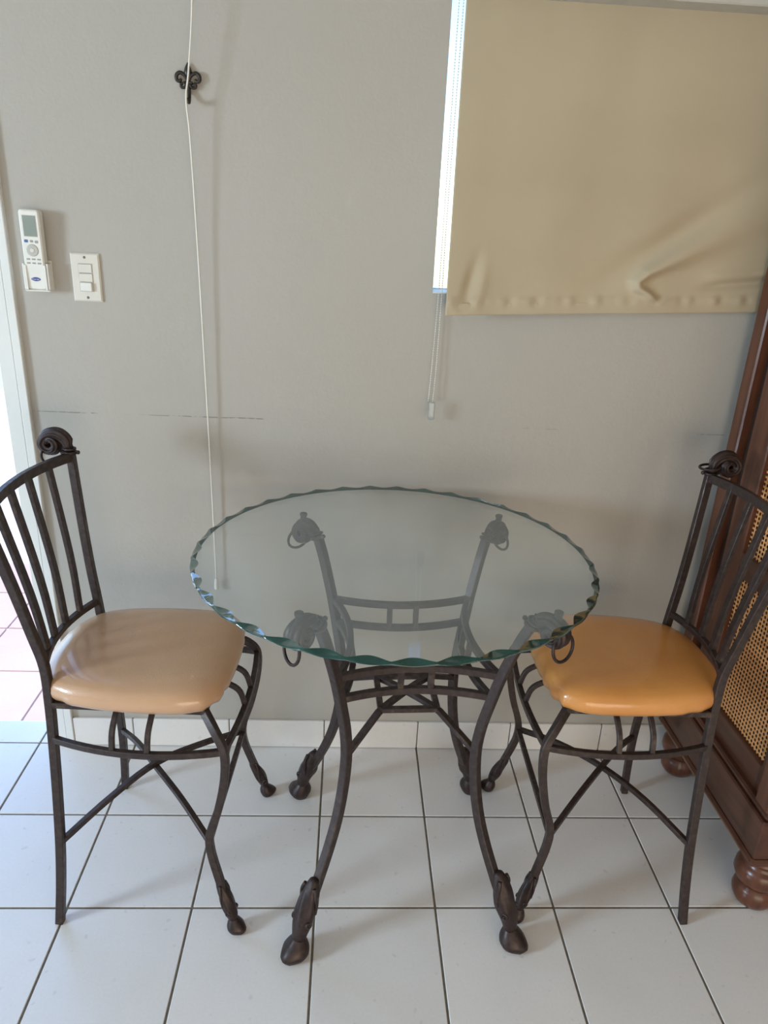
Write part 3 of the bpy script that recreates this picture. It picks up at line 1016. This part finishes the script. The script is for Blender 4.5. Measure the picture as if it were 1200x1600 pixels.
# (across, down, height, half-width) along the pucker
RIDGE = [(0.590, 0.962, 0.004, 0.010), (0.560, 0.936, 0.015, 0.013), (0.524, 0.908, 0.018, 0.014), (0.519, 0.885, 0.019, 0.015), (0.545, 0.853, 0.022, 0.019),
         (0.606, 0.813, 0.020, 0.030), (0.717, 0.738, 0.014, 0.050), (0.833, 0.649, 0.006, 0.075), (0.95, 0.56, 0.0, 0.09)]
def blind_pt(u, v):
    """u across 0..1, v down 0..1"""
    x = BX0 + (BX1 - BX0) * u
    zb = 1.376 + 0.043 * u
    z = BZT + (zb - BZT) * v
    off = 0.024 + 0.036 * (1 - u) * v
    # soft vertical undulation, stronger to the hem
    w = 0.0035 * v * sin(9 * u + 2.0 * v) + 0.0020 * v * sin(23 * u + 1.3)
    # diagonal folds rising to the right from the pucker
    def g_(d, s):
        return math.exp(-(d / s) ** 2)
    # pucker: a ridge hooking round from the hem and running up to the right
    best, along = 9.0, 0.0
    for k in range(len(RIDGE) - 1):
        (u0, v0, a0, s0), (u1, v1, a1, s1) = RIDGE[k], RIDGE[k + 1]
        du, dv = u1 - u0, v1 - v0
        q = max(0.0, min(1.0, ((u - u0) * du + (v - v0) * dv) / (du * du + dv * dv)))
        d = math.hypot(u - u0 - q * du, v - v0 - q * dv)
        if d < best:
            best, am, sg = d, a0 + (a1 - a0) * q, s0 + (s1 - s0) * q
    w += am * g_(best, sg)
    # hollow above the ridge
    hv = v - (0.885 - 0.80 * (u - 0.519))
    w -= 0.014 * g_(hv + 0.085, 0.055) * g_(u - 0.60, 0.16)
    # second crease near the cabinet
    d2 = v - (0.905 - 0.10 * (u - 0.72))
    st = 1 / (1 + math.exp(-(u - 0.72) / 0.012))
    w += (0.007 * g_(d2 + 0.035, 0.022) - 0.008 * g_(d2, 0.016)) * st
    # dents and gathers at the lower left corner and along the hem
    w -= 0.008 * g_(u - 0.052 - 0.17 * (0.95 - v), 0.016) * g_(v - 0.89, 0.075)
    w += 0.004 * g_(u - 0.09 - 0.10 * (0.95 - v), 0.016) * g_(v - 0.90, 0.06)
    w += 0.0016 * g_(v - 0.955, 0.018) * (sin(95 * u) + 0.7 * sin(61 * u + 1.0) + 0.5 * sin(170 * u))
    w += 0.0035 / (1 + math.exp(-(v - 0.942) / 0.004))
    return Vector((x, -(off + w), z))
nu, nv = 200, 180
bm_ = MB()
vs = [blind_pt(i / nu, j / nv) for j in range(nv + 1) for i in range(nu + 1)]
fs = [(j * (nu + 1) + i, (j + 1) * (nu + 1) + i, (j + 1) * (nu + 1) + i + 1, j * (nu + 1) + i + 1) for j in range(nv) for i in range(nu)]
bm_.add(vs, fs, 0, True)
bm_.transform(binv)
bo = bm_.build('fabric', M['fabric'], blind)
sol = bo.modifiers.new('thickness', 'SOLIDIFY')
sol.thickness = 0.0009
# hem pocket with weight bar
hem = [blind_pt(i / 60, 1.0) + Vector((0, 0.0052, 0.016)) for i in range(61)]
MB().sweep(hem, [(0.014 * cos(2 * PI * k / 12), 0.0036 * sin(2 * PI * k / 12)) for k in range(12)], (0, 0, 1), smooth=True).transform(binv).build('hem_bar', M['fabric'], blind)
tube = MB()
tube.sweep([(BX0 - 0.01, -0.034, 2.108), (BX1 + 0.01, -0.034, 2.108)], rnd(0.024, 20), (0, 0, 1), smooth=True).transform(binv).build('roller_tube', M['plastic_grey'], blind)
MB().slab((BX0 - 0.04, -0.085, 2.056), (BX1 + 0.04, -0.006, 2.072), 0.003).slab((BX0 - 0.04, -0.085, 2.073), (BX1 + 0.04, 0.0, 2.16), 0.003).transform(binv).build('cassette', M['plastic_grey'], blind)

# bead chain loop
chain = empty('bead_chain', (0.87, -0.03, 1.14))
tag(chain, 'white bead chain loop hanging at the left edge of the roller blind', 'chain')
cb = MB()
pa = curve([(0.868, -0.012, 2.055), (0.868, -0.012, 1.9), (0.868, -0.012, 1.6), (0.868, -0.012, 1.42), (0.864, -0.014, 1.25), (0.860, -0.016, 1.148)], 40)
pb = curve([(0.878, -0.014, 2.055), (0.877, -0.014, 1.9), (0.875, -0.014, 1.6), (0.876, -0.014, 1.42), (0.875, -0.016, 1.25), (0.872, -0.018, 1.148)], 40)
def beads(path, step=0.006):
    d = 0.0
    last = path[0]
    acc = step
    for p in path[1:]:
        seg = (p - last).length
        while acc <= seg:
            q = last.lerp(p, acc / seg)
            cb.ball(q - Vector((0.87, -0.03, 1.14)), 0.0019, 6, 4)
            acc += step
        acc -= seg
        last = p
beads(pa)
beads(pb)
ob = Vector((0.87, -0.03, 1.14))
for p in (pa, pb):
    cb.sweep([q - ob for q in p[::4]], rnd(0.0006, 5), (1, 0, 0))
tag(cb.build('beads', M['bead'], chain), kind='stuff')
MB().slab((-0.011, -0.008, -0.038), (0.007, 0.004, 0.010), 0.003).build('tensioner', M['clear_plastic'], chain)

# ================================================================== PULL CORD
cord = empty('pull_cord', (0.28, -0.02, 0.57))
tag(cord, 'thin white pull cord hanging past the black wall hook', 'cord')
cp = curve([(0.312, -0.10, 2.61), (0.296, -0.062, 2.20), (0.289, -0.050, 2.008), (0.274, -0.044, 1.880), (0.2645, -0.040, 1.822),
            (0.268, -0.034, 1.74), (0.272, -0.024, 1.5), (0.277, -0.018, 1.08), (0.2795, -0.016, 0.80), (0.2800, -0.015, 0.604)], 8)
oc = Vector((0.28, -0.02, 0.57))
MB().sweep([p - oc for p in cp], rnd(0.0020, 8), (0, 1, 0), smooth=True).build('line', M['cord'], cord)
MB().lathe([(0.0015, 0.036), (0.0040, 0.034), (0.0058, 0.022), (0.0062, 0.004), (0.0035, 0.0)][::-1], 14, (0.0, 0.005, 0.0)).build('tassel', M['cord'], cord)

# ================================================================== FLEUR-DE-LIS HOOK
fl = empty('wall_hook', (0.2645, 0, 1.855))
tag(fl, 'small black iron hook shaped like a three-petalled lily', 'hook')
B = M['black_iron']
def petal(w, h, z0, d=0.007):
    rings = []
    n = 14
    for i in range(n + 1):
        t = i / n
        ww = max(0.0006, w * sin(PI * min(1, t ** 0.8)) ** 0.8)
        rings.append([(ww * cos(2 * PI * k / 12), -0.006 - d * max(0.15, sin(PI * t)) * sin(2 * PI * k / 12) * 0.8, z0 + h * t) for k in range(12)])
    return MB().loft(rings, True, True, smooth=True)
petal(0.0088, 0.036, 0.008).build('centre_petal', B, fl)
for s in (-1, 1):
    pts = [(0.001 * s, -0.007, 0.006), (0.008 * s, -0.008, 0.018), (0.018 * s, -0.008, 0.023), (0.0255 * s, -0.008, 0.017), (0.025 * s, -0.008, 0.008), (0.0185 * s, -0.008, 0.006), (0.016 * s, -0.008, 0.011)]
    c_ = curve(pts, 5)
    MB().sweep(c_, rnd(0.0036, 8), (0, 1, 0), [0.7 + 0.5 * sin(PI * i / len(c_)) for i in range(len(c_))], smooth=True).build('side_petal', B, fl)
    pts = [(0.001 * s, -0.007, 0.002), (0.008 * s, -0.008, -0.006), (0.0155 * s, -0.008, -0.006), (0.0165 * s, -0.008, 0.000), (0.012 * s, -0.008, 0.001)]
    c_ = curve(pts, 5)
    MB().sweep(c_, rnd(0.0032, 8), (0, 1, 0), smooth=True).build('lower_curl', B, fl)
MB().slab((-0.011, -0.013, 0.000), (0.011, -0.001, 0.006), 0.002).build('band', B, fl)
MB().sweep(curve([(0.0, -0.006, 0.0), (0.001, -0.009, -0.018), (0.002, -0.016, -0.032), (0.003, -0.026, -0.038), (0.003, -0.032, -0.031)], 5), rnd(0.0042, 10), (1, 0, 0), smooth=True).build('hook_arm', B, fl)
MB().slab((-0.004, -0.006, -0.020), (0.004, 0.0, 0.030), 0.0015).build('back_plate', B, fl)

# ================================================================== LIGHT SWITCH
sw = empty('light_switch', (-0.008, 0, 1.424))
tag(sw, 'cream wall switch plate with stacked rockers beside the remote control', 'switch')
def frustum(x, z, d0, d1, inset, mat=0):
    r = []
    for y, i in ((-d0, 0.0), (-(d0 + d1) / 2, 0.0), (-d1, inset)):
        r.append([(-x + i, y, -z + i), (x - i, y, -z + i), (x - i, y, z - i), (-x + i, y, z - i)])
    return MB().loft(r, True, True, mat, False)
frustum(0.0350, 0.0570, 0.0, 0.0062, 0.0035).build('plate', M['plastic_cream'], sw)
MB().box((-0.0172, -0.0068, -0.0335), (0.0172, -0.005, 0.0335)).build('insert', M['plastic_grey'], sw)
MB().slab((-0.0160, -0.0082, 0.0110), (0.0160, -0.006, 0.0320), 0.001).build('rocker', M['plastic_cream'], sw)
MB().slab((-0.0160, -0.0082, -0.0105), (0.0160, -0.006, 0.0098), 0.001).build('rocker', M['plastic_cream'], sw)
MB().slab((-0.0140, -0.0135, -0.0320), (0.0140, -0.006, -0.0115), 0.0015).build('rocker', M['plastic'], sw)
for z in (0.0475, -0.0475):
    MB().lathe([(0.0032, 0), (0.0032, 0.0006), (0.0022, 0.0011)], 12).transform(Matrix.Translation((0, -0.0060, z)) @ Matrix.Rotation(PI / 2, 4, 'X')).build('screw', M['screw'], sw)

# ================================================================== REMOTE CONTROL IN ITS HOLDER
def rrect(w, h, r, n=5):
    out = []
    for cx_, cz_, a0 in ((w / 2 - r, h / 2 - r, 0), (-w / 2 + r, h / 2 - r, 90), (-w / 2 + r, -h / 2 + r, 180), (w / 2 - r, -h / 2 + r, 270)):
        for i in range(n + 1):
            a = math.radians(a0 + 90 * i / n)
            out.append((cx_ + r * cos(a), cz_ + r * sin(a)))
    return out
def plate_mb(w, h, r, y0, y1, cham=0.002, dx=0, dz=0, mat=0):
    rings = []
    for y, i in ((y0, 0.0), (y1 + cham * 1, 0.0), (y1, cham)):
        rings.append([(dx + x, y, dz + z) for x, z in rrect(w - 2 * i, h - 2 * i, max(r - i, 0.0003))])
    return MB().loft(rings, True, True, mat, False)
hold = empty('remote_holder', (-0.119, 0, 1.40))
tag(hold, 'white plastic wall bracket gripping the lower end of the remote control', 'holder')
MB().slab((-0.030, -0.005, -0.010), (0.030, 0.0, 0.060), 0.0015).build('back_plate', M['plastic'], hold)
for s in (-1, 1):
    MB().slab((s * 0.0255, -0.031, -0.008), (s * 0.0305, -0.004, 0.054), 0.0015).build('side_clip', M['plastic'], hold)
    MB().slab((s * 0.0255, -0.033, -0.008), (s * 0.0205, -0.030, 0.050), 0.001).build('front_lip', M['plastic'], hold)
MB().slab((-0.030, -0.031, -0.012), (0.030, -0.004, -0.008), 0.0015).build('shelf', M['plastic'], hold)
rem = empty('remote_control', (-0.121, -0.006, 1.392))
rem.rotation_euler = (math.radians(2.5), math.radians(1.0), 0)
tag(rem, 'white air-conditioner remote with grey screen held in a wall bracket', 'remote control')
plate_mb(0.0475, 0.182, 0.007, 0.0, -0.0225, 0.003, 0, 0.092).build('body', M['plastic'], rem)
yf = -0.0225
def on(w, h, r, x, z, d, m, nm):
    return plate_mb(w, h, r, yf + 0.001, yf - d, 0.0003, x, z).build(nm, M[m], rem)
on(0.032, 0.048, 0.0015, 0.0, 0.147, 0.0006, 'plastic_grey', 'screen_bezel')
on(0.0295, 0.0455, 0.001, 0.0, 0.147, 0.0010, 'lcd', 'screen')
on(0.0085, 0.0065, 0.002, -0.0125, 0.1130, 0.0010, 'blue', 'power_button')
on(0.0075, 0.0050, 0.002, 0.0, 0.1130, 0.0010, 'print_grey', 'button')
on(0.0075, 0.0060, 0.002, 0.0115, 0.1120, 0.0010, 'print_grey', 'button')
pad = MB().lathe([(0.0140, 0), (0.0140, 0.0012), (0.0120, 0.0018)], 28).transform(Matrix.Translation((0, yf + 0.0005, 0.0925)) @ Matrix.Rotation(PI / 2, 4, 'X')).build('dial_pad', M['plastic_grey'], rem)
MB().lathe([(0.0050, 0), (0.0050, 0.0022), (0.0040, 0.0027)], 20).transform(Matrix.Translation((0, yf + 0.0005, 0.0925)) @ Matrix.Rotation(PI / 2, 4, 'X')).build('dial_centre', M['plastic_cream'], rem)
for r_ in range(2):
    for c_ in range(3):
        on(0.0085, 0.0034, 0.0012, -0.0125 + 0.0125 * c_, 0.0720 - 0.0090 * r_, 0.0008, 'print_grey', 'button')
# maker's oval near the foot: navy lozenge with white lettering
bz = 0.026
ov = []
n = 36
rings = []
for y, k in ((yf + 0.0005, 1.0), (yf - 0.0005, 1.0), (yf - 0.0007, 0.97)):
    rings.append([(0.0103 * k * cos(2 * PI * i / n) * (1 + 0.10 * abs(cos(2 * PI * i / n)) ** 8), y, bz + 0.0046 * k * sin(2 * PI * i / n)) for i in range(n)])
MB().loft(rings, True, True, 0, False).build('badge', M['logo_blue'], rem)
tc = bpy.data.curves.new('badge_text', 'FONT')
tc.body = 'Carrier'
tc.size = 0.0058
tc.align_x = 'CENTER'
tc.align_y = 'CENTER'
tc.extrude = 0.0001
tob = bpy.data.objects.new('badge_text', tc)
COL.objects.link(tob)
bpy.context.view_layer.update()
me = bpy.data.meshes.new_from_object(tob.evaluated_get(bpy.context.evaluated_depsgraph_get()))
bpy.data.objects.remove(tob)
lt = bpy.data.objects.new('badge_lettering', me)
me.materials.clear()
me.materials.append(M['plastic'])
COL.objects.link(lt)
lt.parent = rem
lt.rotation_euler = (PI / 2, 0, 0)
lt.location = (0, yf - 0.0009, bz)
